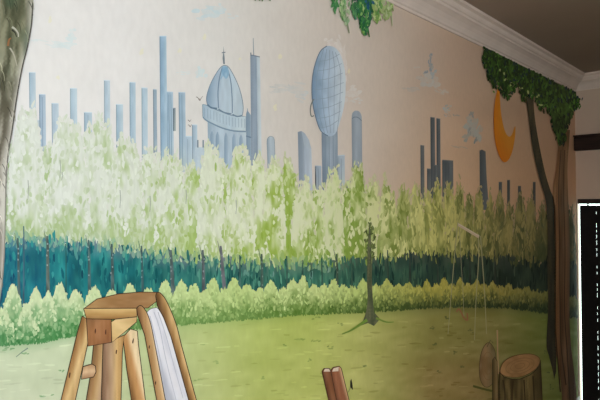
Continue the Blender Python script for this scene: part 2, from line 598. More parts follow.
for (x, y, s) in ((142, 52, 2.2), (180, 51, 2), (50, 20, 2), (58, 77, 1.8), (205, 38, 2.6), (280, 57, 2.4), (275, 107, 2.2), (349, 72, 1.8), (240, 59, 1.2)):
    q = Paint(1)
    for _ in range(6):
        q.dab(x + RNG.normal() * s * .3, y + RNG.normal() * s * .5, s * .6, s * .9, 0.2, mix(SKY(np.array(float(x))), np.array((226, 222, 150.)), 0.22))
    q.build('star', label='faint yellow star in the painted sky')
for (x, y, s) in ((189.5, 121, 1.6), (190, 126, 1.8), (199.5, 99, 3.2), (446, 116, 2)):
    q = Paint(1)
    q.line([(x - s, y - s * .7), (x - s * .3, y - s * .2), (x, y + s * .3), (x + s * .5, y - s * .2), (x + s, y - s * .9)], .8, (120, 116, 112), w2=.4)
    q.dab(x, y + s * .2, s * .5, s * .35, 0.5, (140, 134, 128))
    q.build('bird', label='tiny dark bird in the painted sky')


# ------------------------------------------------------------------ skyline
def slate(c, px):
    m = c.mean(-1, keepdims=True)
    k = np.interp(px, [0, 200, 300, 415, 420], [.74, .66, .56, .5, .5])[..., None]
    g = np.interp(px, [0, 300, 415, 420], [.985, .97, .95, .80])[..., None]
    return (m + (c - m) * k + np.array((-2, 2, -1.))) * g


TONE[0] = slate
def tower(x0, x1, top, bot, cl, cr, skew=0.0, lean=0.0, name='skyscraper', label=None, slots=None, cap=None):
    q = Paint(2)
    pts = [(x0, top), (x1, top + skew), (x1 + lean, bot), (x0 + lean, bot)]
    cl = np.array(cl, float); cr = np.array(cr, float)
    fade = lambda x, y: mix(mix(cl, cr, np.clip((x - x0) / (x1 - x0), 0, 1)), PALE(x), np.clip((y - bot + 30) / 60, 0, 0.45)) + (noise(x / 1.7, y / 9, int(x0)) - .5)[..., None] * 16
    q.poly(pts, fade, 1.6, 0)
    q.line([(x0 + .4, top), (x0 + .4 + lean * .5, (top + bot) / 2), (x0 + .4 + lean, bot)], .8, tuple(cl * 0.86))
    q.line([(x0, top + .3), ((x0 + x1) / 2, top + skew / 2 + .3), (x1, top + skew + .3)], .8, tuple(np.minimum(255, cr * 1.06)))
    if slots:
        for s in slots:
            xx = x0 + (x1 - x0) * s
            q.line([(xx, top + 3), (xx + lean * .5, (top + bot) / 2), (xx + lean, bot)], .6, tuple(cl * 0.92))
    return q.build(name, label=label)


D1, L1 = (150, 182, 212), (190, 208, 224)
tower(29, 35.5, 72, 126, (156, 184, 212), (188, 206, 222), .4, .6)
tower(39, 45.5, 94, 172, (138, 164, 198), (178, 198, 220), .4, .8, slots=[.5])
tower(51.5, 58.5, 103, 160, (164, 186, 212), (184, 202, 220), .4, .6)
tower(35.5, 40, 120, 140, (176, 194, 214), (190, 204, 218))
tower(70, 77, 88, 165, (160, 188, 214), (186, 206, 222), .4, .4)
tower(84, 92, 112, 170, (150, 180, 208), (184, 204, 220), .4, .4, slots=[.5])
tower(104, 110, 80, 165, (160, 188, 214), (190, 206, 222), .4, .4)
tower(116, 123, 104, 170, (148, 180, 208), (184, 204, 220), .4, .4)
tower(129.5, 135.5, 82, 165, (146, 178, 208), (176, 200, 220), .4, .4)
tower(141.5, 147.5, 87.5, 170, (156, 186, 212), (180, 202, 220), .4, .4)
tower(153, 156.8, 89, 170, (134, 158, 184), (150, 172, 194), .6, .6)
tower(166, 173, 91.5, 170, (130, 164, 198), (164, 190, 214), .4, 1, slots=[.4, .7])
tower(159.5, 166.3, 36, 172, (118, 158, 200), (158, 190, 216), 0, 1.2, label='tallest thin blue skyscraper')
tower(178.5, 185.2, 92, 172, (132, 164, 196), (162, 188, 212), .4, 1, slots=[.5])
tower(173, 175.6, 108, 131, (96, 114, 136), (116, 132, 152), 0, .2, label='narrow dark grey block')
tower(184.5, 192, 136, 178, (150, 178, 206), (176, 198, 218), .3, .4, slots=[.4])
tower(192, 197.2, 124.5, 176, (142, 170, 200), (172, 194, 214), .3, .4)
q = Paint(2)
q.poly([(195, 147), (208, 147.5), (209, 176), (195, 176)], grain((164, 186, 208), (186, 202, 216), 1.6, 8, 4), 2, 0)
for x in (197.8, 203.2):
    q.poly([(x - .7, 140), (x + .7, 140), (x + .8, 147.5), (x - .8, 147.5)], (118, 136, 158))
q.build('flat_block', label='low pale block with two dark chimneys')

# domed building: drum, gallery, dome, finial
q = Paint(2)
q.poly([(207.5, 118), (246, 128), (246.5, 172), (208.5, 172)], across((208, 130), (246, 130), [(142, 168, 194), (168, 190, 210), (158, 180, 202), (176, 194, 208)], 8, 1.8, 12, 2), 1.8, 0)
for x in (212, 217.5, 226, 234, 241):
    h = 132 + (x - 212) * .12
    q.poly(smooth([(x - 1.7, h + 30), (x - 1.8, h + 6), (x - 1, h + 1), (x, h - 1), (x + 1, h + 1), (x + 1.8, h + 6), (x + 1.7, h + 30)], n=3), across((x - 2, h), (x + 2, h), [(118, 148, 182), (146, 172, 200)], 4), 1.4)
drum = q.build('domed_building', label='blue domed building with arched windows')
q = Paint(3)
q.poly(smooth([(202.5, 104.5), (206, 105), (212, 108), (222, 112), (234, 115.5), (246, 116.5)], n=3) + smooth([(246, 131), (234, 130.5), (222, 127.5), (212, 123), (206, 120), (202.8, 116.5)], n=3),
       across((203, 110), (246, 124), [(150, 176, 202), (172, 194, 212), (166, 190, 210), (184, 200, 210)], 6, 2, 8, 3), 1.6, 0, (112, 142, 172), .6)
for i in range(14):
    x = 204.5 + i * 3.1
    y = np.interp(x, [202, 212, 222, 234, 246], [104.5, 108, 112, 115.5, 116.5])
    q.line([(x, y + 2.4), (x, y + 7), (x + .1, y + 11.5)], .6, (134, 162, 190))
q.line(smooth([(203, 117), (206, 120.2), (212, 123.4), (222, 128), (234, 131), (246, 131.6)], n=3), 1.3, (106, 138, 172))
q.build('gallery', drum)
q = Paint(3)
dome = smooth([(207.5, 105), (206.5, 98), (209, 88), (213, 79), (218.5, 70), (222, 66.3), (225, 65.5), (228.5, 67), (233.5, 75), (238.5, 86), (242, 98), (243.2, 108), (242.5, 115)], n=3) + smooth([(238, 116.2), (230, 115), (222, 112), (214, 108.5)], n=3)
q.poly(dome, across((206, 95), (244, 100), [(116, 146, 182), (152, 178, 206), (172, 192, 212), (166, 188, 208), (176, 194, 210), (164, 184, 202)], 7, 2.5, 16, 6), 1.6, 0, (104, 130, 160), .7)
for s in ([(222.5, 67), (219.5, 78), (218, 92), (218.5, 108)], [(227, 67), (230.5, 80), (232, 96), (232.3, 113)]):
    q.line(smooth(s, n=5), 1.1, (104, 134, 170))
q.poly(smooth([(222.5, 67), (227, 67), (229, 74), (226, 79), (223, 76), (220.5, 80)], True, 3), grain((104, 158, 204), (140, 184, 216), 2, 5, 3), 1.4)
q.line(smooth([(207.5, 104.5), (211, 107.6), (217, 108.5)], n=4), 1.6, (84, 116, 152))
q.line(smooth([(218.5, 109), (224, 112.4), (231.5, 114)], n=4), 1.3, (96, 126, 160))
q.line(smooth([(232.5, 114.3), (237, 116.4), (242.5, 115.6)], n=4), 1.3, (96, 126, 160))
q.build('dome', drum)
q = Paint(3)
q.poly([(223.2, 64), (222.6, 58), (223.2, 53), (223.6, 46), (224.1, 53), (224.7, 58), (225, 64)], (116, 128, 142), 1.5, 0)
q.line([(221.8, 52.8), (225.4, 52.2)], .9, (108, 118, 134))
q.build('finial', drum)
# tower with an antenna beside the dome
q = Paint(2)
q.poly([(250.3, 54.5), (256.6, 56), (258, 176), (251.5, 176)], across((250, 60), (257, 60), [(116, 132, 158), (136, 154, 180), (128, 148, 176)], 7, 1.6, 18, 5), 1.6, 0)
q.poly([(256.4, 56), (259.8, 57), (262, 176), (257.8, 176)], across((256, 60), (261, 60), [(160, 180, 200), (186, 198, 206)], 5), 1.6, 0)
q.line([(250.3, 54.8), (256.6, 56.2), (259.8, 57)], 1, (104, 120, 144))
q.line([(250.8, 52.5), (250.9, 56)], 1.1, (104, 118, 140))
tw = q.build('skyscraper', label='tall grey blue tower with a thin antenna')
q = Paint(2)
q.line([(253.2, 38), (253.4, 46), (253.7, 55.5)], .6, (132, 142, 158), w2=1)
q.build('antenna', tw)
q = Paint(3)
q.poly([(246, 114), (247, 111), (247.4, 107.5), (248, 111), (250.8, 115), (251.5, 176), (246.5, 176)], across((246, 120), (251, 120), [(108, 136, 168), (136, 160, 186)], 6), 1.6, 0)
q.line([(246, 136), (251, 137.5)], 1.2, (92, 120, 156))
q.build('turret', label='slim blue turret beside the domed building')
q = Paint(2)
q.poly(smooth([(267, 143), (267.5, 138.5), (270.5, 136.3), (273.8, 138), (274.6, 143)], n=3) + [(275.4, 172), (268, 172)], across((267, 140), (275, 140), [(132, 152, 176), (168, 182, 196), (146, 164, 184)], 6), 1.5, 0, (118, 138, 160), .5)
q.build('round_topped_tower')
# slanted tower and its neighbours
q = Paint(2)
q.poly([(297.8, 132), (301.5, 131), (304.3, 146), (305.3, 204), (299.5, 204)], across((298, 140), (305, 140), [(116, 132, 158), (138, 154, 178)], 6), 1.6, 0)
q.poly([(301.5, 131), (305, 133.5), (309, 140), (311.4, 149), (304.2, 146)], across((302, 134), (311, 146), [(146, 162, 184), (158, 172, 190)], 4), 1.6, 0)
q.poly([(304.2, 145.5), (311.3, 149), (313, 204), (305, 204)], across((304, 150), (313, 150), [(150, 166, 190), (168, 180, 198)], 6), 1.6, 0)
q.build('slanted_tower', label='grey blue tower with a slanted top')
tower(315, 321.3, 165.5, 205, (120, 138, 164), (142, 158, 180), .4, .6, slots=[.5])
tower(337, 344.6, 155.5, 196, (128, 146, 170), (154, 168, 186), -.6, .4, slots=[.55])
tower(346.5, 351, 180.5, 200, (92, 110, 136), (116, 130, 152), .2, .2)
q = Paint(2)
q.poly(smooth([(351.6, 120), (352.3, 113.5), (355, 110.8), (359, 111.3), (361.3, 115), (361.8, 120)], n=3) + [(362.6, 200), (352.6, 200)], across((351, 120), (362, 120), [(112, 124, 146), (138, 148, 166), (128, 138, 156)], 7), 1.6, 0)
q.line(smooth([(351.9, 119), (354, 117.2), (358, 117.5), (361.8, 121)], n=3), .8, (100, 112, 134))
q.build('round_topped_tower')
# globe tower: shaft, globe with a grid, ring
q = Paint(2)
q.poly([(321.5, 128), (337.5, 128), (338.5, 200), (322.5, 200)], across((321, 150), (338, 150), [(96, 116, 146), (124, 144, 170), (138, 154, 178), (116, 134, 160)], 9, 1.5, 14, 8), 1.6, 0)
for x in (325, 329, 333):
    q.line([(x, 134), (x + .3, 165), (x + .8, 200)], .6, (104, 124, 152))
gt = q.build('globe_tower', label='tower topped by a big blue globe')
q = Paint(3)
gl = smooth([(327, 46), (321, 50.5), (316.5, 60), (313, 74), (311.8, 90), (313, 105), (316.5, 120), (321, 131), (328, 136.2), (335, 134), (340, 122), (344, 106), (345.6, 90), (345, 72), (341.5, 57), (335.5, 48)], True, 3)


def globe_col(x, y):
    t = np.clip((x - 311) / 34, 0, 1)
    c1 = np.array((86, 124, 170.)); c2 = np.array((142, 168, 200.)); c3 = np.array((176, 186, 198.))
    c = np.where((t < .45)[..., None], mix(c1, c2, np.clip(t / .45, 0, 1)), mix(c2, c3, np.clip((t - .45) / .5, 0, 1)))
    return c + (noise(x / 5, y / 7, 3) - .5)[..., None] * 18


q.poly(gl, globe_col, 1.7, 0)
q.line(smooth([(327, 46), (321, 50.5), (316.5, 60), (313, 74), (311.9, 90), (313, 105), (316.5, 120), (321, 131), (328, 136)], n=4), .9, (82, 104, 138))
for k in range(5):
    o_ = k * 5.6
    q.line(smooth([(324 + o_ * .5, 48 + k), (318 + o_, 70), (316 + o_ * 1.08, 92), (319 + o_ * .9, 114), (324.5 + o_ * .55, 133)], n=4), .5, (112, 136, 168))
for k in range(8):
    y = 58 + k * 9.5
    a = np.interp(y, [46, 60, 90, 120, 135], [325, 317, 312.5, 317.5, 325]); b = np.interp(y, [46, 60, 90, 120, 135], [332, 342, 345, 341, 334])
    q.line(smooth([(a, y + 3.5), ((a + b) / 2, y + 1.5), (b - 1, y - 4)], n=4), .5, (116, 140, 170))
q.build('globe', gt)
q = Paint(3)
q.line(smooth([(314, 99), (311.3, 104), (310.3, 111), (311.5, 116.3), (314, 115.5)], n=4), 1.1, (112, 112, 108))
q.build('ring', gt)
# dark towers towards the corner
DK, DK2 = (82, 82, 90), (98, 98, 102)
tower(420.4, 424.2, 145, 205, (88, 88, 96), (102, 102, 106), .6, .4)
tower(427, 431, 168.5, 206, (84, 84, 92), (98, 98, 102), .4, .2)
tower(430.4, 434.8, 117, 210, (78, 80, 90), (94, 96, 102), .6, .6, label='dark twin tower')
tower(436.4, 440.2, 118.2, 210, (76, 78, 88), (94, 96, 102), .6, .6, label='dark twin tower')
tower(434.4, 437.4, 165, 208, (88, 90, 98), (100, 100, 104))
tower(442.2, 453.2, 159.8, 205, (82, 84, 92), (96, 96, 100), .8, .2, slots=[.3, .6])
q = Paint(2)
q.poly([(479.5, 150.5), (482, 149.6), (485.6, 151.5), (486.5, 175), (489, 210), (480, 210)], across((479, 170), (488, 170), [(66, 68, 76), (80, 82, 88), (92, 90, 90)], 6), 1.5, 0)
q.build('tapering_tower', label='dark tapering tower')
tower(498.8, 502, 182, 214, (70, 68, 72), (82, 78, 78))
tower(507.2, 510, 180, 214, (68, 66, 70), (80, 76, 76))
tower(518, 521, 186, 216, (64, 62, 64), (74, 70, 70))
tower(533, 535.6, 182, 214, (62, 58, 60), (72, 66, 66))
tower(564.6, 567.2, 188, 222, (52, 50, 52), (60, 56, 56))


TONE[0] = None
# ------------------------------------------------------------------ hazy trees
def pale_tree(cx, top, hw, seed, green=0.3, layer=4):
    q = Paint(layer)
    rs = np.random.default_rng(seed)
    xs = np.linspace(cx - hw, cx + hw, max(14, int(hw * 2.4)))
    u = (xs - cx) / hw
    bot = HAZE_B(xs) + 3 + rs.uniform(-4, 5, len(xs))
    ex = 3.4 if cx < 400 else 2.3
    yt = top + (HAZE_B(cx) - top) * 0.72 * np.abs(u) ** ex + rs.uniform(-3, 3, len(xs)) * (1 if cx < 400 else 1.8) + (noise(xs / 5.5, xs * 0, seed) - .5) * 13
    yt = np.minimum(yt, bot - 2)

    def f(x, y):
        g = noise(x / 7, y / 15, seed) * .6 + noise(x / 3, y / 8, seed + 3) * .4
        low = np.clip((y - (HAZE_B(x) - 45)) / 45, 0, 1)
        t = np.clip((g - 0.60 + green * .5 + low * np.interp(x, [0, 200, 300], [.5, .38, .22])) * 2.4, 0, .95)
        c = mix(PALE(x), GREEN(x), t)
        return c + (noise(x / 1.6, y / 6, seed + 9) - .5)[..., None] * 12
    q.strip(xs, yt, bot, 34, f, 0)
    n = int(hw * 9)
    for _ in range(n):
        uu = rs.uniform(-1, 1)
        x = cx + uu * hw
        t0 = top + (HAZE_B(cx) - top) * 0.72 * abs(uu) ** ex
        y = t0 + (HAZE_B(x) + 2 - t0) * rs.uniform(0, 1) ** 1.1
        low = np.clip((y - (HAZE_B(x) - 50)) / 50, 0, 1)
        g = noise(np.array(x / 9), np.array(y / 18), seed)
        t = float(np.clip(rs.normal(-.02 + green * .55 + (g - .5) * 1.5 + low * float(np.interp(x, [0, 200, 300], [.48, .34, .17])), .13), 0, 1))
        c = mix(PALE(np.array(x)), GREEN(np.array(x)), t) + rs.normal(0, 2.5) + (4 if t < .1 else 0)
        s = np.interp(x, [0, 300, 450, 580], [1.0, .85, .62, .42])
        q.dab(x, y, rs.uniform(.9, 2.2) * s, rs.uniform(2.0, 6.0) * (.8 if x < 400 else 1.2), rs.normal(0, .22), c, 7)
    for _ in range(int(hw * 3.5)):     # wisps round the crown
        uu = rs.uniform(-1, 1)
        x = cx + uu * hw
        y = np.interp(x, xs, yt) + rs.normal(-1, 3)
        c = mix(mix(PALE(np.array(x)), GREEN(np.array(x)), rs.uniform(0, .25 + green * .5)), SKY(np.array(x)), rs.uniform(.1, .65))
        s = np.interp(x, [0, 300, 450, 580], [1.0, .85, .62, .42])
        q.dab(x, y, rs.uniform(.7, 1.8) * s, rs.uniform(1.2, 4.5), rs.normal(0, .25), c, 7)
    return q.build('hazy_tree')


TREES = [(-250, 120, 34, .3), (-170, 112, 32, .25), (-100, 118, 30, .3), (-45, 112, 26, .3), (12, 150, 18, .62), (27, 113, 19, .08), (50, 148, 15, .62), (68, 122, 22, .1), (98, 124, 22, .12), (126, 140, 19, .2), (150, 152, 17, .28),
         (172, 156, 17, .3), (192, 172, 15, .75), (211, 150, 14, .12), (226, 166, 13, .62), (240, 150, 15, .1), (258, 160, 13, .4), (274, 168, 12, .3), (288, 166, 12, .8), (303, 182, 12, .2), (318, 190, 12, .35), (333, 170, 11, .12),
         (347, 182, 9, .9), (358, 166, 9, .85), (372, 182, 12, .15), (388, 188, 11, .3), (404, 190, 10, .55), (416, 186, 9, .25), (428, 192, 8, .3), (438, 188, 8, .35), (449, 182, 8, .15), (459, 190, 7, .4),
         (469, 196, 7, .75), (479, 192, 7, .25), (490, 200, 7, .3), (500, 196, 7, .5), (510, 204, 7, .4), (520, 198, 7, .5), (531, 202, 7, .4), (543, 206, 8, .5), (556, 206, 8, .5), (568, 210, 8, .6)]
for i, (x, t, h, g) in enumerate(TREES):
    pale_tree(float(x), t, h, 31 + i * 7, g, 4 + (i % 2) * .8)

# ------------------------------------------------------------------ blue green thicket with thin trunks
p = Paint(6)
xs = np.concatenate([np.arange(XMIN, 0, 3.0), np.arange(0, 577.2, 0.9)])
jag = RNG.uniform(-5, 5, len(xs)) + (noise(xs / 9, xs * 0, 4) - .5) * 9


def thicket(x, y):
    t = np.clip(noise(x / 7, y / 14, 8) * .9 + noise(x / 2, y / 9, 12) * .5 - .35, -.2, 1.1)
    c = mix(TEAL(x), TEAL2(x), t) * (.86 + .28 * noise(x / 11, y / 16, 19))[..., None]
    e = np.clip(1 - (y - HAZE_B(x) + 1) / 17, 0, 1) * np.clip(noise(x / 8, y / 9, 15) * 1.7 - .15, 0, .85)
    lil = ramp([(-100, (118, 140, 158)), (200, (128, 132, 140)), (300, (92, 108, 90)), (430, (58, 62, 52)), (570, (36, 40, 34))])(x)
    return mix(c, lil, e)


p.strip(xs, HAZE_B(xs) - 1 + jag * .6, HEDGE_T(xs) + 22, 16, thicket, 0)
for _ in range(900):
    x = RNG.uniform(-60, 576)
    y = HAZE_B(x) + (HEDGE_T(x) + 12 - HAZE_B(x)) * RNG.uniform(-.06, 1)
    s = np.interp(x, [0, 300, 450, 580], [1.0, .85, .6, .45])
    c = mix(TEAL(np.array(x)), TEAL2(np.array(x)), RNG.uniform(-.5, 1.15)) + RNG.normal(0, 5)
    p.dab(x, y, RNG.uniform(.7, 1.8) * s, RNG.uniform(3, 8), RNG.normal(0, .08), c, 7)
for _ in range(260):        # pale leaf tips hanging over its upper edge
    x = RNG.uniform(-60, 576)
    y = HAZE_B(x) + RNG.uniform(-7, 5)
    c = mix(PALE(np.array(x)), GREEN(np.array(x)), RNG.uniform(.3, 1.1))
    p.dab(x, y, RNG.uniform(.6, 1.6), RNG.uniform(2, 5), RNG.normal(0, .15), c, 7)
for _ in range(420):        # grey green leaves blending the trees into it
    x = RNG.uniform(-60, 330)
    y = HAZE_B(x) + RNG.normal(1, 6)
    f_ = np.clip((y - HAZE_B(x) + 9) / 20, 0, 1)
    c = mix(mix(PALE(np.array(x)), GREEN(np.array(x)), RNG.uniform(.5, 1)), mix(TEAL2(np.array(x)), np.array((118, 138, 140.)), RNG.uniform(0, .8)), f_)
    p.dab(x, y, RNG.uniform(.8, 2.2), RNG.uniform(2, 5.5), RNG.normal(0, .2), c, 7)
for (x, y, h) in ((28, 180, 20), (60, 160, 18), (62, 172, 8), (120, 190, 18), (150, 196, 16), (186, 190, 14), (236, 200, 14)):
    p.line([(x, y), (x + .6, y + h * .5), (x - .2, y + h)], .8, (150, 160, 148), w2=.5)
p.build('teal_thicket', label='blue green woodland band behind the hedge', stuff=True)
for (x, yt, w, dx, c) in ((-60, 225, 5, 0, (66, 84, 88)), (-22, 228, 4, 0, (66, 84, 88)), (18, 238, 2.6, 1.5, (72, 92, 92)), (24, 226, 1.6, -.5, (60, 92, 108)), (47.5, 236, 3.6, .8, (84, 98, 92)), (66, 244, 1.8, 0, (40, 104, 104)), (89, 240, 3, .5, (70, 96, 96)),
                     (112, 244, 3.4, 1, (70, 92, 92)), (142, 246, 2.4, .8, (60, 88, 90)), (171, 250, 4, 3, (76, 92, 92)), (203, 250, 3.6, 1, (82, 92, 94)), (221, 246, 3.8, 5, (88, 92, 96)), (240, 255, 2, 0, (62, 92, 86)), (262, 254, 3, 0, (66, 88, 78)),
                     (287, 256, 2.2, 0, (52, 84, 74)), (303, 260, 1.6, 0, (50, 80, 70)), (322, 262, 2, .5, (50, 82, 70)), (337, 254, 2.6, .6, (56, 72, 58)), (352, 258, 2, 0, (48, 72, 58)), (388, 250, 2, 0, (46, 62, 50)), (410, 250, 2.2, 0, (40, 50, 42)), (438, 252, 1.6, 0, (38, 46, 38)), (470, 250, 1.4, 0, (34, 38, 32)), (495, 250, 1.4, 0, (32, 34, 28))):
    q = Paint(7)
    yb = HEDGE_T(x) + 14
    q.line(smooth([(x - .4, yt), (x + dx * .2, yt + 14), (x + dx * .5, (yt + yb) / 2 + 6), (x + dx, yb)], n=4), w * .55, grain(np.array(c) * .8, np.array(c) * 1.25, 1, 9, int(abs(x))), w2=w * 1.1)
    if w > 2.2:
        q.line([(x - .4, yt + 9), (x - 2, yt + 2), (x - 3.4, yt - 5)], .9, tuple(np.array(c) * 1.05), w2=.4)
        for k in range(4):
            q.dab(x + RNG.normal() * .6, yt + 8 + k * 7 + RNG.normal() * 2, .7, 1.1, 0, np.array(c) * 1.0 + np.interp(x, [0, 300, 450], [70, 36, 14]))
    q.build('thin_trunk')

# ------------------------------------------------------------------ lawn, down to the baseboard
p = Paint(6)
xs = np.concatenate([np.arange(XMIN, 0, 6.0), np.arange(0, 577.2, 2.2)])
tx, tz = W2(xs, HEDGE_B(xs) - 12)
nv = 60
tt = np.linspace(0, 1, nv + 1)
LX = np.repeat(tx[:, None], nv + 1, 1)
LZ = tz[:, None] * (1 - tt) + 0.102 * tt
qx, qy = PX(LX.ravel(), LZ.ravel())


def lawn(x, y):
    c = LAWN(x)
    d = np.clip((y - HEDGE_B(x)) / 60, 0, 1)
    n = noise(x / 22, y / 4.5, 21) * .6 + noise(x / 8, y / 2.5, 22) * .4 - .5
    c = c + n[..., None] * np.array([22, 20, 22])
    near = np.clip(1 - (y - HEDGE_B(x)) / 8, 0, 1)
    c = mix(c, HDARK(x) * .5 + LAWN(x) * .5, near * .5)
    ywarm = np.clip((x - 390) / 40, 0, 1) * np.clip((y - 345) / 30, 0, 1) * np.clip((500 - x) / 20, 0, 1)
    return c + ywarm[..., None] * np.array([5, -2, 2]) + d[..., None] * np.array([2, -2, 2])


fc = [(i * (nv + 1) + j, (i + 1) * (nv + 1) + j, (i + 1) * (nv + 1) + j + 1, i * (nv + 1) + j + 1) for i in range(len(xs) - 1) for j in range(nv)]
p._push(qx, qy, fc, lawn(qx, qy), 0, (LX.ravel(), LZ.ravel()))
for _ in range(330):
    x = RNG.uniform(-30, 576); y = HEDGE_B(x) + RNG.uniform(3, 110) ** 1.0
    c = lawn(np.array(x), np.array(y)) + RNG.choice([-12, -8, 8, 10])
    p.dab(x, y, RNG.uniform(3, 10) * np.interp(x, [0, 400, 580], [1, .8, .35]), RNG.uniform(.5, 1.2), RNG.normal(-.03, .06), c, 8)
for (x, y, w) in ((24, 353, 6), (62, 371, 4), (46, 396, 8), (8, 349, 9), (298, 340, 8), (314, 341, 6), (330, 348, 5), (310, 360, 4), (342, 324, 4), (316, 318, 5), (285, 346, 4), (363, 366, 6), (203, 344, 4), (200, 380, 6), (262, 378, 4), (215, 362, 5),
                  (436, 344, 5), (432, 328, 4), (455, 352, 4), (462, 366, 4), (440, 372, 4), (448, 318, 4), (470, 330, 4), (545, 352, 2), (548, 372, 2), (552, 388, 2.5)):
    base = lawn(np.array(float(x)), np.array(float(y)))
    for k in range(5):
        p.dab(x + RNG.normal() * w * .4, y + RNG.normal() * .8, w * .3, .8, -.2 + RNG.normal() * .2, mix(base, HDARK(np.array(float(x))), RNG.uniform(.25, .6)), 7)
p.line([(16, 357), (22, 352), (28, 348)], .7, (120, 142, 128), w2=1.3)
p.build('lawn', label='painted pale green lawn', stuff=False)


# ------------------------------------------------------------------ hedge of pale shrubs
def shrub(cx, top, hw, seed):
    q = Paint(8 + (seed % 2) * .7)
    rs = np.random.default_rng(seed)
    xs = np.linspace(cx - hw, cx + hw, max(12, int(hw * 3)))
    u = (xs - cx) / hw
    bot = HEDGE_B(xs) + rs.uniform(-1.5, 1.5, len(xs))
    yt = top + (HEDGE_B(cx) - 16 - top) * np.abs(u) ** 1.7 + rs.uniform(-2, 2, len(xs))
    yt = np.minimum(yt, bot - 3)

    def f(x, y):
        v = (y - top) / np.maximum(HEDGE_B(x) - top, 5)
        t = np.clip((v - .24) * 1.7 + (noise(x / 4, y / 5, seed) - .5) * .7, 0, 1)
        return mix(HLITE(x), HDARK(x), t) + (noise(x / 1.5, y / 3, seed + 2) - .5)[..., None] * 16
    q.strip(xs, yt, bot, 18, f, 0)
    for _ in range(int(hw * 8)):
        uu = rs.uniform(-1, 1)
        x = cx + uu * hw
        t0 = top + (HEDGE_B(cx) - 16 - top) * abs(uu) ** 1.7
        vv = rs.uniform(0, .95)
        y = t0 + (HEDGE_B(x) - t0) * vv
        t = np.clip(rs.normal((vv - .22) * 1.3, .2), 0, 1.1)
        s = np.interp(x, [0, 300, 450, 580], [1.0, .85, .6, .4])
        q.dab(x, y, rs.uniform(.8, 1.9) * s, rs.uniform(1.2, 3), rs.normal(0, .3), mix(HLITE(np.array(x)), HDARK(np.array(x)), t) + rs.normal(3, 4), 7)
    return q.build('hedge_shrub')


SH = [(-240, 290, 26), (-190, 284, 24), (-140, 288, 24), (-95, 284, 22), (-55, 290, 20), (-22, 284, 18), (2, 308, 10), (13, 283, 11), (26, 304, 8), (36, 287, 10), (48, 291, 8), (60, 282, 10), (76, 290, 11), (94, 286, 11), (112, 290, 11), (130, 284, 10), (148, 288, 10), (165, 280, 9),
      (181, 280, 9), (194, 284, 9), (205, 290, 8), (213, 278, 9), (224, 288, 8), (234, 278, 9), (247, 284, 9), (260, 288, 8), (271, 281, 8), (283, 288, 8), (293, 278, 7), (303, 276, 7), (314, 284, 7), (323, 284, 7), (333, 280, 7), (343, 284, 7), (353, 286, 7), (363, 280, 7), (376, 284, 7),
      (387, 280, 7), (398, 284, 6), (408, 282, 6), (418, 286, 6), (427, 280, 5), (436, 284, 5), (444, 278, 5), (452, 284, 5), (460, 278, 5), (468, 284, 5), (476, 280, 5), (484, 284, 5), (492, 282, 5), (500, 286, 5), (509, 284, 5), (518, 288, 5), (527, 286, 5), (536, 290, 5), (546, 290, 5), (556, 294, 5), (566, 294, 5), (573, 296, 4)]
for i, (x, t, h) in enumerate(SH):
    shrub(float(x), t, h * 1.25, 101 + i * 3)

# little dark tree in front of the thicket
q = Paint(10)
tr = smooth([(367.6, 250), (367, 280), (367.6, 300), (365, 316), (360, 326)], n=4) + [(368, 323), (374, 326), (380, 319)] + smooth([(374, 312), (372.6, 296), (371.8, 275), (371.4, 250), (370.2, 228), (369, 228)], n=4)
q.poly(tr, grain((62, 70, 48), (92, 94, 68), 1.2, 9, 4), 1.6, 0)
q.line(smooth([(367, 320), (358, 326), (350, 331), (342, 334)], n=4), 3.2, (98, 124, 50), w2=.8)
q.line(smooth([(376, 318), (386, 322), (394, 322)], n=4), 2.2, (100, 122, 52), w2=.8)
wt = q.build('slim_tree', label='slim dark tree standing in the hedge')
q = Paint(10)
for (x, y) in ((369.5, 224), (367, 232), (371, 234), (374.5, 238), (366, 240), (370, 244), (374, 247), (367.5, 249), (372, 229), (368, 256), (373, 255)):
    for _ in range(4):
        q.dab(x + RNG.normal() * 1.0, y + RNG.normal() * 1.6, .9, 2.2, RNG.normal(0, .5), np.array((84, 96, 52)) + RNG.normal(0, 10))
q.build('twiggy_crown', wt)

# ------------------------------------------------------------------ swing set
q = Paint(10)
q.line([(458, 224.5), (468, 230.3), (479, 237)], 2.8, (142, 127, 104))
q.line([(458, 223.5), (468, 229.2), (479, 235.8)], .9, (176, 162, 140))
sw = q.build('swing_set', label='thin pale swing set on the lawn')
for P in ([(458, 222), (456, 240), (452, 285), (448, 334)], [(478.5, 234), (478.5, 262), (476, 300), (474.5, 340)], [(480.5, 236), (483, 270), (485, 300), (486.5, 334)]):
    q = Paint(10)
    q.line(smooth(P, n=4), 1.0, (118, 114, 82), w2=.6)
    q.build('post', sw)
q = Paint(10)
q.line(smooth([(459.5, 228), (461, 260), (463, 292), (464, 318)], n=4), .5, (112, 110, 82))
q.build('rope', sw)
q = Paint(10)
q.line(smooth([(456.6, 312), (458.5, 309), (461, 312), (464, 318), (467.5, 320), (467, 313)], n=4), 1.5, (112, 74, 48))
q.build('seat', sw)

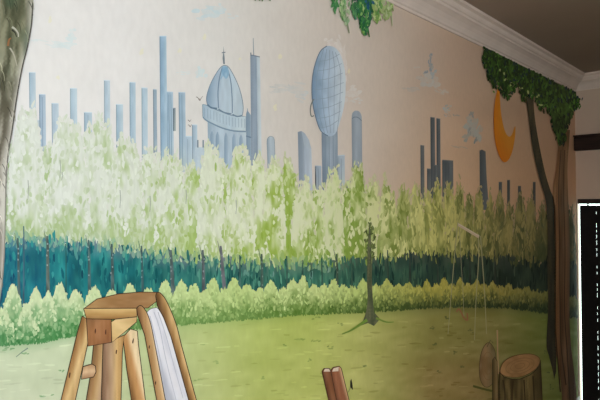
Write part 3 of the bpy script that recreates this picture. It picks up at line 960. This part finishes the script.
# ------------------------------------------------------------------ stump, log and stake under the tree
q = Paint(10)
q.poly(smooth([(487, 343), (481.5, 352), (479.3, 367), (480.5, 380), (485.5, 387), (492, 384), (496, 370), (495.6, 354), (492, 345)], True, 4), across((480, 365), (497, 365), [(92, 72, 46), (106, 84, 54), (88, 74, 46), (76, 68, 42)], 9, 3, 6, 3), 1.4, 0, (66, 56, 34), .6)
for s in (.7, .42, .2):
    q.line([(488 + math.cos(a) * 8 * s, 366 + math.sin(a) * 20 * s) for a in np.linspace(0, 2 * math.pi, 20)], .5, (98, 74, 46))
q.line([(473, 386), (482, 388.6), (492, 391)], 2.2, (66, 66, 30))
q.build('sawn_log', label='round sawn end of a log')
q = Paint(11)
q.poly([(492.6, 360), (494.6, 357), (497.8, 362), (500, 470), (492.4, 470)], across((492, 370), (500, 370), [(52, 46, 26), (96, 78, 48), (78, 66, 40)], 7), 1.6, 0, (42, 36, 20), .7)
q.line([(497.2, 330), (497.6, 350), (498.6, 374)], 1.6, (126, 104, 72), w2=1.0)
q.line([(487, 347), (490.5, 340), (493, 343)], .8, (72, 66, 40))
q.build('stake', label='split wooden stake beside the stump')
q = Paint(12)
bark = [(499.5, 372), (504, 377), (512, 379), (520, 379), (530, 375), (537, 369), (540.4, 360), (541.5, 380), (543.5, 430), (545, 480), (498, 480), (499, 430)]


def bark_col(x, y):
    n = noise(x / 3.2, y / 26, 5) * .6 + noise(x / 1.4, y / 12, 7) * .4
    c = mix(np.array((50, 42, 24.)), np.array((104, 88, 52.)), np.clip((n - .3) * 2, 0, 1))
    return mix(c, np.array((40, 34, 20.)), np.clip((x - 528) / 16, 0, .6))


q.poly(bark, bark_col, 1.5, 0, (34, 28, 16), .7)
for P in ([(503, 380), (505, 395), (504, 430)], [(513, 381), (512, 400), (514, 440)], [(524, 380), (525, 400), (526, 440)], [(533, 376), (534, 395), (536, 440)]):
    q.line(smooth(P, n=4), 1.6, (44, 36, 20), w2=1.0)
st = q.build('tree_stump', label='tree stump with a sawn top')
q = Paint(13)
cut = smooth([(500, 371), (503, 363), (510, 357.5), (520, 354.6), (530, 354), (537, 356), (540, 360), (537.5, 367), (530, 373), (520, 377), (509, 377), (503, 375)], True, 4)
q.poly(cut, across((500, 372), (540, 358), [(128, 96, 60), (112, 84, 52), (120, 90, 56), (108, 80, 50)], 7, 4, 3, 2), 1.5, 0, (74, 54, 32), .6)
for s in (.75, .5, .25):
    q.line([(520 + math.cos(a) * 19 * s, 366 - math.cos(a) * 4 * s + math.sin(a) * 10 * s) for a in np.linspace(0, 2 * math.pi, 24)], .5, (104, 76, 46))
q.build('sawn_top', st)

# ------------------------------------------------------------------ crescent moon
q = Paint(10)
moon = smooth([(498.8, 86), (495.4, 99), (493.8, 119), (495, 140), (499, 155), (503.6, 162), (508.4, 160), (512.4, 151), (515, 137), (515.3, 126), (512, 134.5), (508.6, 136.5), (504.6, 130), (501.4, 115), (500, 99), (499.6, 89)], True, 4)


def moon_col(x, y):
    t = np.clip((y - 86) / 76, 0, 1)
    e = np.clip((x - np.interp(y, [86, 100, 120, 140, 162], [497, 495, 494, 495.5, 500])) / 12, 0, 1)
    c = mix(np.array((190, 112, 24.)), np.array((196, 132, 44.)), e)
    return mix(c, np.array((186, 98, 20.)), np.clip((t - .55) * 1.2, 0, .8))


q.poly(moon, moon_col, 1.4, 0)
q.build('crescent_moon', label='orange crescent moon')

# ------------------------------------------------------------------ two trunked tree in the corner
q = Paint(11)
dark = smooth([(526, 98), (528.5, 115), (531.5, 140), (535, 160), (540.5, 182), (546, 202), (547.5, 230), (547.5, 270), (548, 310), (546.5, 345), (549, 356), (553, 372), (554, 380)], n=4) + smooth([(556, 372), (556.5, 345), (556, 300), (556, 250), (555, 205), (551, 192), (546, 176), (541.5, 156), (537.5, 135), (534.5, 115), (533.5, 98)], n=4)
q.poly(dark, grain((32, 31, 23), (52, 46, 31), 1.6, 22, 6), 1.8, 0)
main = smooth([(560, 130), (558.5, 150), (556.5, 170), (553.5, 188), (553.8, 210), (555, 250), (554.5, 290), (555, 330), (556, 352), (560, 376), (562, 400), (563, 440)], n=4) + smooth([(577.0, 440), (576.6, 400), (575.2, 380), (571.5, 350), (569.6, 320), (569.6, 280), (569.8, 240), (568.2, 200), (567.4, 170), (568.4, 150), (570, 130)], n=4)
q.poly(main, across((554, 240), (570, 240), [(98, 71, 45), (92, 65, 41), (64, 47, 31), (90, 66, 44), (62, 48, 34)], 12, 1.3, 22, 3), 1.5, 0)
for P in ([(561, 150), (558.6, 190), (559.6, 240), (560, 300), (561, 345), (566, 385)], [(564.5, 150), (563.6, 190), (565, 250), (564.6, 310), (567, 350), (570, 400)], [(555, 205), (555.8, 260), (555.6, 320), (557, 350), (560.4, 392)]):
    q.line(smooth(P, n=5), .8, (46, 34, 20), w2=1.3)
ct = q.build('corner_tree', label='brown tree with two trunks beside the corner')
q = Paint(13)
LEAFC = [(20, 32, 12), (28, 44, 15), (36, 58, 20), (48, 72, 27), (17, 27, 17), (20, 30, 32), (32, 48, 16)]
FOLB = lambda x: np.interp(x, [484, 487, 490, 494, 497, 502, 507, 512, 518, 523, 530, 536, 541, 546, 551, 556, 561, 566, 570, 574, 577], [62, 72, 80, 90, 84, 92, 99, 90, 84, 100, 93, 99, 112, 106, 118, 138, 150, 138, 120, 110, 104])
CORL = lambda x: 95.3 + .497 * (x - 577)
pts = [(484.5, 47)] + [(x, FOLB(x) - 2 + RNG.uniform(-4, 4)) for x in np.arange(485.5, 576.6, 1.1)] + [(576.8, 93)]
q.poly(pts, grain((24, 36, 14), (48, 70, 26), 2.4, 7, 8), 1.8, 0)
for _ in range(900):
    x = RNG.uniform(483, 576.5)
    lo, hi = CORL(x) - 2, FOLB(x) + 3
    y = lo + (hi - lo) * RNG.uniform(0, 1)
    c = np.array(LEAFC[RNG.integers(len(LEAFC))], float) * RNG.uniform(.85, 1.25)
    if 540 < x < 570 and y > 115:
        c = c * .75
    q.dab(x, y, RNG.uniform(.5, 1.3), RNG.uniform(1.2, 3.6), RNG.normal(0, .35), c, 6)
for (x, y) in ((504, 73), (505, 80), (500, 70), (521, 88), (538, 96), (541, 105), (511, 84), (528, 92)):
    q.dab(x, y, 1.1, 2.6, RNG.normal(0, .6), (116, 122, 74), 7)
q.build('leafy_crown', ct, label='dark green leaves under the cornice')


class CornerPaint(Paint):
    """paint on the right wall"""
    def _push(self, px, py, faces, cols, lift=None, XZ=None):
        pts = np.array([WR(a, b) for a, b in zip(px, py)])
        self.k += 1
        X = np.full(len(pts), XR - .0004 - self.k * 1.5e-5 - random.random() * 1e-5)
        self.V.append(np.stack([X, np.minimum(pts[:, 0], -.0015), pts[:, 1]], -1) - OX)
        self.C.append(pigment(cols, np.asarray(px)))
        self.F += [tuple(self.n + int(i) for i in f) for f in faces]
        self.n += len(pts)


q = CornerPaint(0)
for _ in range(46):
    x = 575.0 + abs(RNG.normal()) * 2.8
    q.dab(min(x, 583), 96.5 + RNG.uniform(0, 1) ** 1.2 * (15 - (x - 576) * .8), RNG.uniform(.6, 1.2), RNG.uniform(1.2, 2.8), RNG.normal(0, .4), np.array(LEAFC[RNG.integers(len(LEAFC))], float) * RNG.uniform(.9, 1.25), 6)
q.build('leaf_spray', ct)

# leaves hanging in from above, further along the wall
q = Paint(11)
for (x0, x1, yb, n, cols) in ((332.5, 338, 11, 40, [(46, 104, 60), (70, 124, 76)]), (339, 346, 18, 40, [(122, 150, 104), (150, 168, 124), (78, 126, 72)]), (344, 350, 30, 26, [(136, 156, 118), (104, 134, 96), (150, 166, 132)]),
                              (352, 359, 18, 70, [(52, 98, 62), (80, 126, 80), (38, 84, 60)]), (358, 372, 33, 240, [(34, 84, 48), (48, 104, 56), (28, 74, 62), (70, 122, 62), (34, 80, 48)]), (364, 373, 8, 60, [(24, 62, 88), (30, 74, 96)]),
                              (360, 369, 35, 24, [(128, 156, 92), (104, 142, 76)]), (372, 382, 24, 110, [(122, 146, 82), (92, 126, 62), (146, 160, 108), (72, 112, 58)]), (380, 393, 20, 70, [(132, 148, 98), (112, 134, 78), (146, 156, 118)]), (386, 389, 25, 10, [(104, 122, 84)])):
    for _ in range(n):
        x = RNG.uniform(x0, x1)
        k = 1 - abs((x - (x0 + x1) / 2) / ((x1 - x0) / 2)) ** 1.5
        y = -16 + (yb * (.45 + .55 * k) + 16) * RNG.uniform(0, 1) ** .8
        q.dab(x, y, RNG.uniform(.7, 1.6), RNG.uniform(1.8, 4.4), RNG.normal(0, .3), np.array(cols[RNG.integers(len(cols))]) + RNG.normal(0, 6), 7)
q.line(smooth([(345, 10), (346.5, 20), (348, 26), (349.3, 33)], n=4), 1.6, (112, 130, 98), w2=.8)
q.line(smooth([(366, 20), (368, 30), (369.5, 37)], n=4), 2.6, (40, 86, 50), w2=1.0)
q.line(smooth([(390, 6), (391.5, 16), (392.2, 26)], n=4), 1.6, (140, 150, 112), w2=.8)
q.build('leaf_spray', label='hanging green leaves under the cornice')
q = Paint(11)
for _ in range(30):
    q.dab(263 + RNG.normal() * 3, -8 + RNG.uniform(-14, 7), 1.3, 3, RNG.normal(0, .3), np.array((70, 108, 66)) + RNG.normal(0, 8), 7)
q.build('leaf_spray')

# ------------------------------------------------------------------ big bark tree at the end of the wall
q = Paint(11)
edge = smooth([(34.5, -60), (33.8, -20), (33, 0), (32.2, 20), (30.6, 32), (27, 50), (22.6, 67), (17, 98), (12.4, 130), (9, 150), (6.6, 175), (5.6, 210), (5, 240), (3, 275), (-1, 305), (-8, 345), (-20, 390), (-36, 450)], n=4)


def bark_big(x, y):
    ex = np.interp(y, [e[1] for e in edge], [e[0] for e in edge])
    d = ex - x
    n = noise(x / 5 + y / 46, y / 26 - x / 30, 2) * .55 + noise(x / 2.2 + y / 30, y / 12, 4) * .45
    dk = mix(np.array((62, 66, 46.)), np.array((96, 92, 78.)), np.clip((y - 40) / 90, 0, 1))
    lt = mix(np.array((136, 137, 112.)), np.array((198, 197, 186.)), np.clip((y - 40) / 110, 0, 1))
    c = mix(dk, lt, np.clip((n - .28) * 2.4, 0, 1))
    c = mix(c, np.array((204, 203, 194.)), np.clip(1 - d / np.interp(y, [0, 60, 130, 300], [9, 6, 7, 10]), 0, 1) * .85)
    moss = np.clip(noise(x / 9, y / 18, 14) * 1.6 - .75, 0, .6) * np.clip((95 - y) / 60, 0, 1)
    return mix(c, np.array((44, 66, 46.)), moss)


q.poly(edge + [(-150, 450), (-140, 300), (-130, 100), (-128, -60)], bark_big, 2.2, 0)
q.line([(x - .3, y) for x, y in edge], 1.2, lambda x, y: mix(np.array((70, 70, 64.)), np.array((142, 142, 132.)), np.clip((y - 120) / 80, 0, 1)))
for _ in range(150):
    y = RNG.uniform(-40, 300)
    ex = np.interp(y, [e[1] for e in edge], [e[0] for e in edge])
    x = ex - RNG.uniform(3, 45)
    L = RNG.uniform(5, 15)
    c = bark_big(np.array(x), np.array(y)) * RNG.choice([.7, .8, 1.15, 1.22])
    q.line(smooth([(x, y), (x + L * .22, y + L * .4), (x + L * .3, y + L)], n=3), 1.1, tuple(np.clip(c, 0, 255)), w2=.4)
q.line(smooth([(12, 27), (15, 29), (18, 33), (18.5, 37)], n=4), 2.2, (176, 176, 162), w2=1.0)
q.line(smooth([(12, 30), (15, 32.5), (16.5, 37)], n=4), 1.8, (44, 48, 40), w2=.8)
q.line(smooth([(8, 46), (9, 40), (11, 38)], n=4), 2.4, (142, 100, 64), w2=1.0)
q.line(smooth([(10, 48), (14, 55), (17, 66)], n=4), 1.8, (170, 168, 150), w2=.8)
q.build('bark_tree', label='big grey barked tree trunk painted at the end of the wall')

# ------------------------------------------------------------------ stepladder with a white cloth
INK = (46, 32, 20)


def old_wood(c, px):
    m = c.mean(-1, keepdims=True)
    return np.clip((m + (c - m) * .84) * 1.03 + np.array((2, 2, 1.)), 0, 255)


TONE[0] = old_wood
q = Paint(12)
q.poly([(84, 308.6), (97, 299), (118, 294), (140, 292), (157, 292.4), (157, 301), (148, 308), (136.5, 308.5)], across((84, 300), (157, 300), [(176, 136, 80), (156, 114, 66), (148, 106, 62), (160, 118, 70)], 10, 8, 1.6, 3), 1.6, 0, INK, .7)
q.poly([(83.6, 308.4), (136.3, 308.2), (137, 316.8), (113, 319.4), (86.4, 318.8)], across((84, 309), (84, 319), [(206, 170, 104), (184, 142, 78), (150, 106, 56)], 12, 12, 1.5, 5), 1.5, 1, INK, .8)
lad = q.build('stepladder', label='brown wooden stepladder')


def plank(pts, cols, a, b, name='leg', layer=11, ink=INK, label=None, marks=(), amp=11):
    q = Paint(layer)
    q.poly(pts, across(a, b, cols, amp, 1.5, 18, int(pts[0][0])), 1.6, 0, ink, .8)
    for (x, y, rx, ry) in marks:
        q.dab(x, y, rx, ry, .15, (84, 50, 30))
    return q.build(name, lad, label=label)


WD, WM, WL = (138, 98, 56), (176, 134, 80), (212, 182, 126)
plank([(93.5, 345), (103.5, 344), (101.6, 400), (97, 520), (58, 520), (86.2, 400), (90.5, 374)], [(132, 96, 58), (170, 128, 78), (196, 160, 106), (180, 146, 110)], (90, 380), (102, 382), layer=10.2)
plank([(103, 344), (124.4, 335), (122.4, 352), (121, 400), (118, 520), (99, 520), (101.2, 400)], [(110, 80, 56), (158, 122, 92), (176, 144, 106), (206, 166, 100), (176, 130, 72)], (102, 370), (122, 370), layer=10.6, marks=((116.3, 352, .8, 2.6),))
plank([(123, 337), (130.4, 329), (137.4, 331), (138.6, 345), (145.4, 400), (162, 520), (149, 520), (131.4, 400), (126.5, 368)], [(126, 86, 46), (176, 124, 66), (194, 142, 84), (226, 200, 152), (214, 190, 144)], (126, 370), (142, 366), layer=10.8, marks=((133, 341, .8, 3),))
plank([(82.2, 316), (87, 319), (88.2, 342), (75.4, 400), (50, 520), (28, 520), (61, 400), (77.2, 333)], [(142, 98, 52), (172, 128, 72), (212, 178, 116), (190, 152, 94)], (68, 366), (81, 370), layer=11, marks=((69.6, 375.5, .9, 3.4),))
plank([(83, 366.6), (92, 364), (95.4, 366), (96, 372), (93.6, 377), (81.4, 379.4)], [(166, 122, 78), (212, 176, 132), (148, 104, 68)], (88, 363), (90, 380), 'rung', 11.4)
q = Paint(11.8)
q.poly([(86.4, 317.4), (111.4, 318.6), (111.6, 342.4), (88, 346.2)], across((87, 320), (112, 344), [(132, 92, 56), (162, 108, 64), (150, 96, 54), (134, 82, 46)], 10, 2, 12, 3), 1.5, 0, INK, .8)
q.poly([(111.2, 322), (118, 317.4), (137, 316), (136.6, 322), (126, 331), (112, 342.2)], across((112, 340), (134, 318), [(196, 160, 98), (218, 186, 122), (196, 158, 98)], 8, 8, 2, 4), 1.5, 1, INK, .7)
for (x, y) in ((95.4, 331), (105.8, 332)):
    q.dab(x, y, .7, 3.2, .05, (84, 44, 26))
q.build('block', lad)
plank(smooth([(136.6, 308), (139.4, 305.6), (142.6, 306.6), (147, 313), (150.6, 323), (153.4, 336)], n=3) + [(165.4, 400), (186, 500), (176, 500), (156.6, 400), (144.6, 335), (140, 322), (137.4, 315)], [(116, 78, 44), (168, 124, 74), (188, 146, 92), (222, 196, 152)], (147, 360), (158, 358), 'curved_rail', 12.2, marks=((149.4, 347, .7, 1.8), (155.6, 383, .7, 2.2)))
plank(smooth([(155.6, 296), (157, 292.6), (160.4, 293), (166, 300), (172.4, 314), (177, 327), (181.4, 345)], n=3) + [(196.4, 400), (226, 500), (218, 500), (188.6, 400), (171, 337), (163.4, 317), (157.4, 306)], [(104, 70, 36), (150, 108, 58), (196, 156, 96), (200, 168, 112)], (174, 352), (184, 349), 'curved_rail', 12.2)
q = Paint(11.8)
cl = smooth([(146.4, 313), (149.6, 309.6), (154, 308), (158, 308.6), (163.6, 318), (171.2, 337), (180, 368), (188.8, 400)], n=4) + [(218, 500), (186, 500), (165.2, 400), (153, 336), (150.2, 323)]
q.poly(cl, across((158, 362), (180, 354), [(168, 172, 184), (206, 208, 216), (222, 222, 228), (196, 198, 208), (224, 226, 230), (206, 208, 214)], 7, 2, 26, 2), 1.7, 0, (112, 108, 110), .6)
for P in ([(154, 312), (160, 330), (166, 360), (176, 400)], [(158, 312), (166, 336), (174, 366), (183, 398)], [(150, 316), (156, 340), (164, 376), (170, 400)]):
    q.line(smooth(P, n=6), .9, (172, 176, 190), w2=.6)
q.build('white_cloth', label='white cloth hanging between the curved rails')

TONE[0] = None
# two upright boards rising from the lawn, with a dark twig beside them
q = Paint(11)
q.poly([(322, 371.4), (324, 368.6), (329.4, 368.4), (331.4, 371.6), (337, 400), (352, 476), (343, 476), (328.6, 400)], across((325, 385), (333, 383), [(84, 54, 36), (128, 86, 58), (112, 74, 50)], 8, 1.4, 16, 2), 1.5, 0, (58, 36, 26), .7)
q.poly([(323.6, 371.6), (325, 368.8), (329, 368.7), (330.4, 371.6)], (226, 206, 182), 1.4)
q.build('board', label='brown board with a pale cut end')
q = Paint(11.6)
q.poly([(330.8, 370.6), (333, 367.6), (339.4, 366.2), (341.4, 368.6), (349, 400), (364, 476), (352, 476), (336.4, 400)], across((333, 385), (345, 382), [(96, 60, 42), (140, 92, 64), (126, 80, 56), (196, 164, 124)], 8, 1.4, 16, 6), 1.5, 0, (58, 36, 26), .7)
q.poly([(332, 371.6), (333.6, 368.2), (338.6, 367), (338.4, 371.2)], (230, 212, 188), 1.4)
q.build('board', label='brown board with a pale cut end')
q = Paint(11)
q.poly([(350.2, 386.6), (350.4, 381), (351.4, 378.8), (352.4, 383.6), (353, 390), (351.4, 388.4)], (38, 40, 30), 1.2, 0)
q.line([(350.6, 387), (349.6, 389.6), (348, 392.4)], .7, (120, 116, 80))
q.build('twig', label='small dark twig on the lawn')
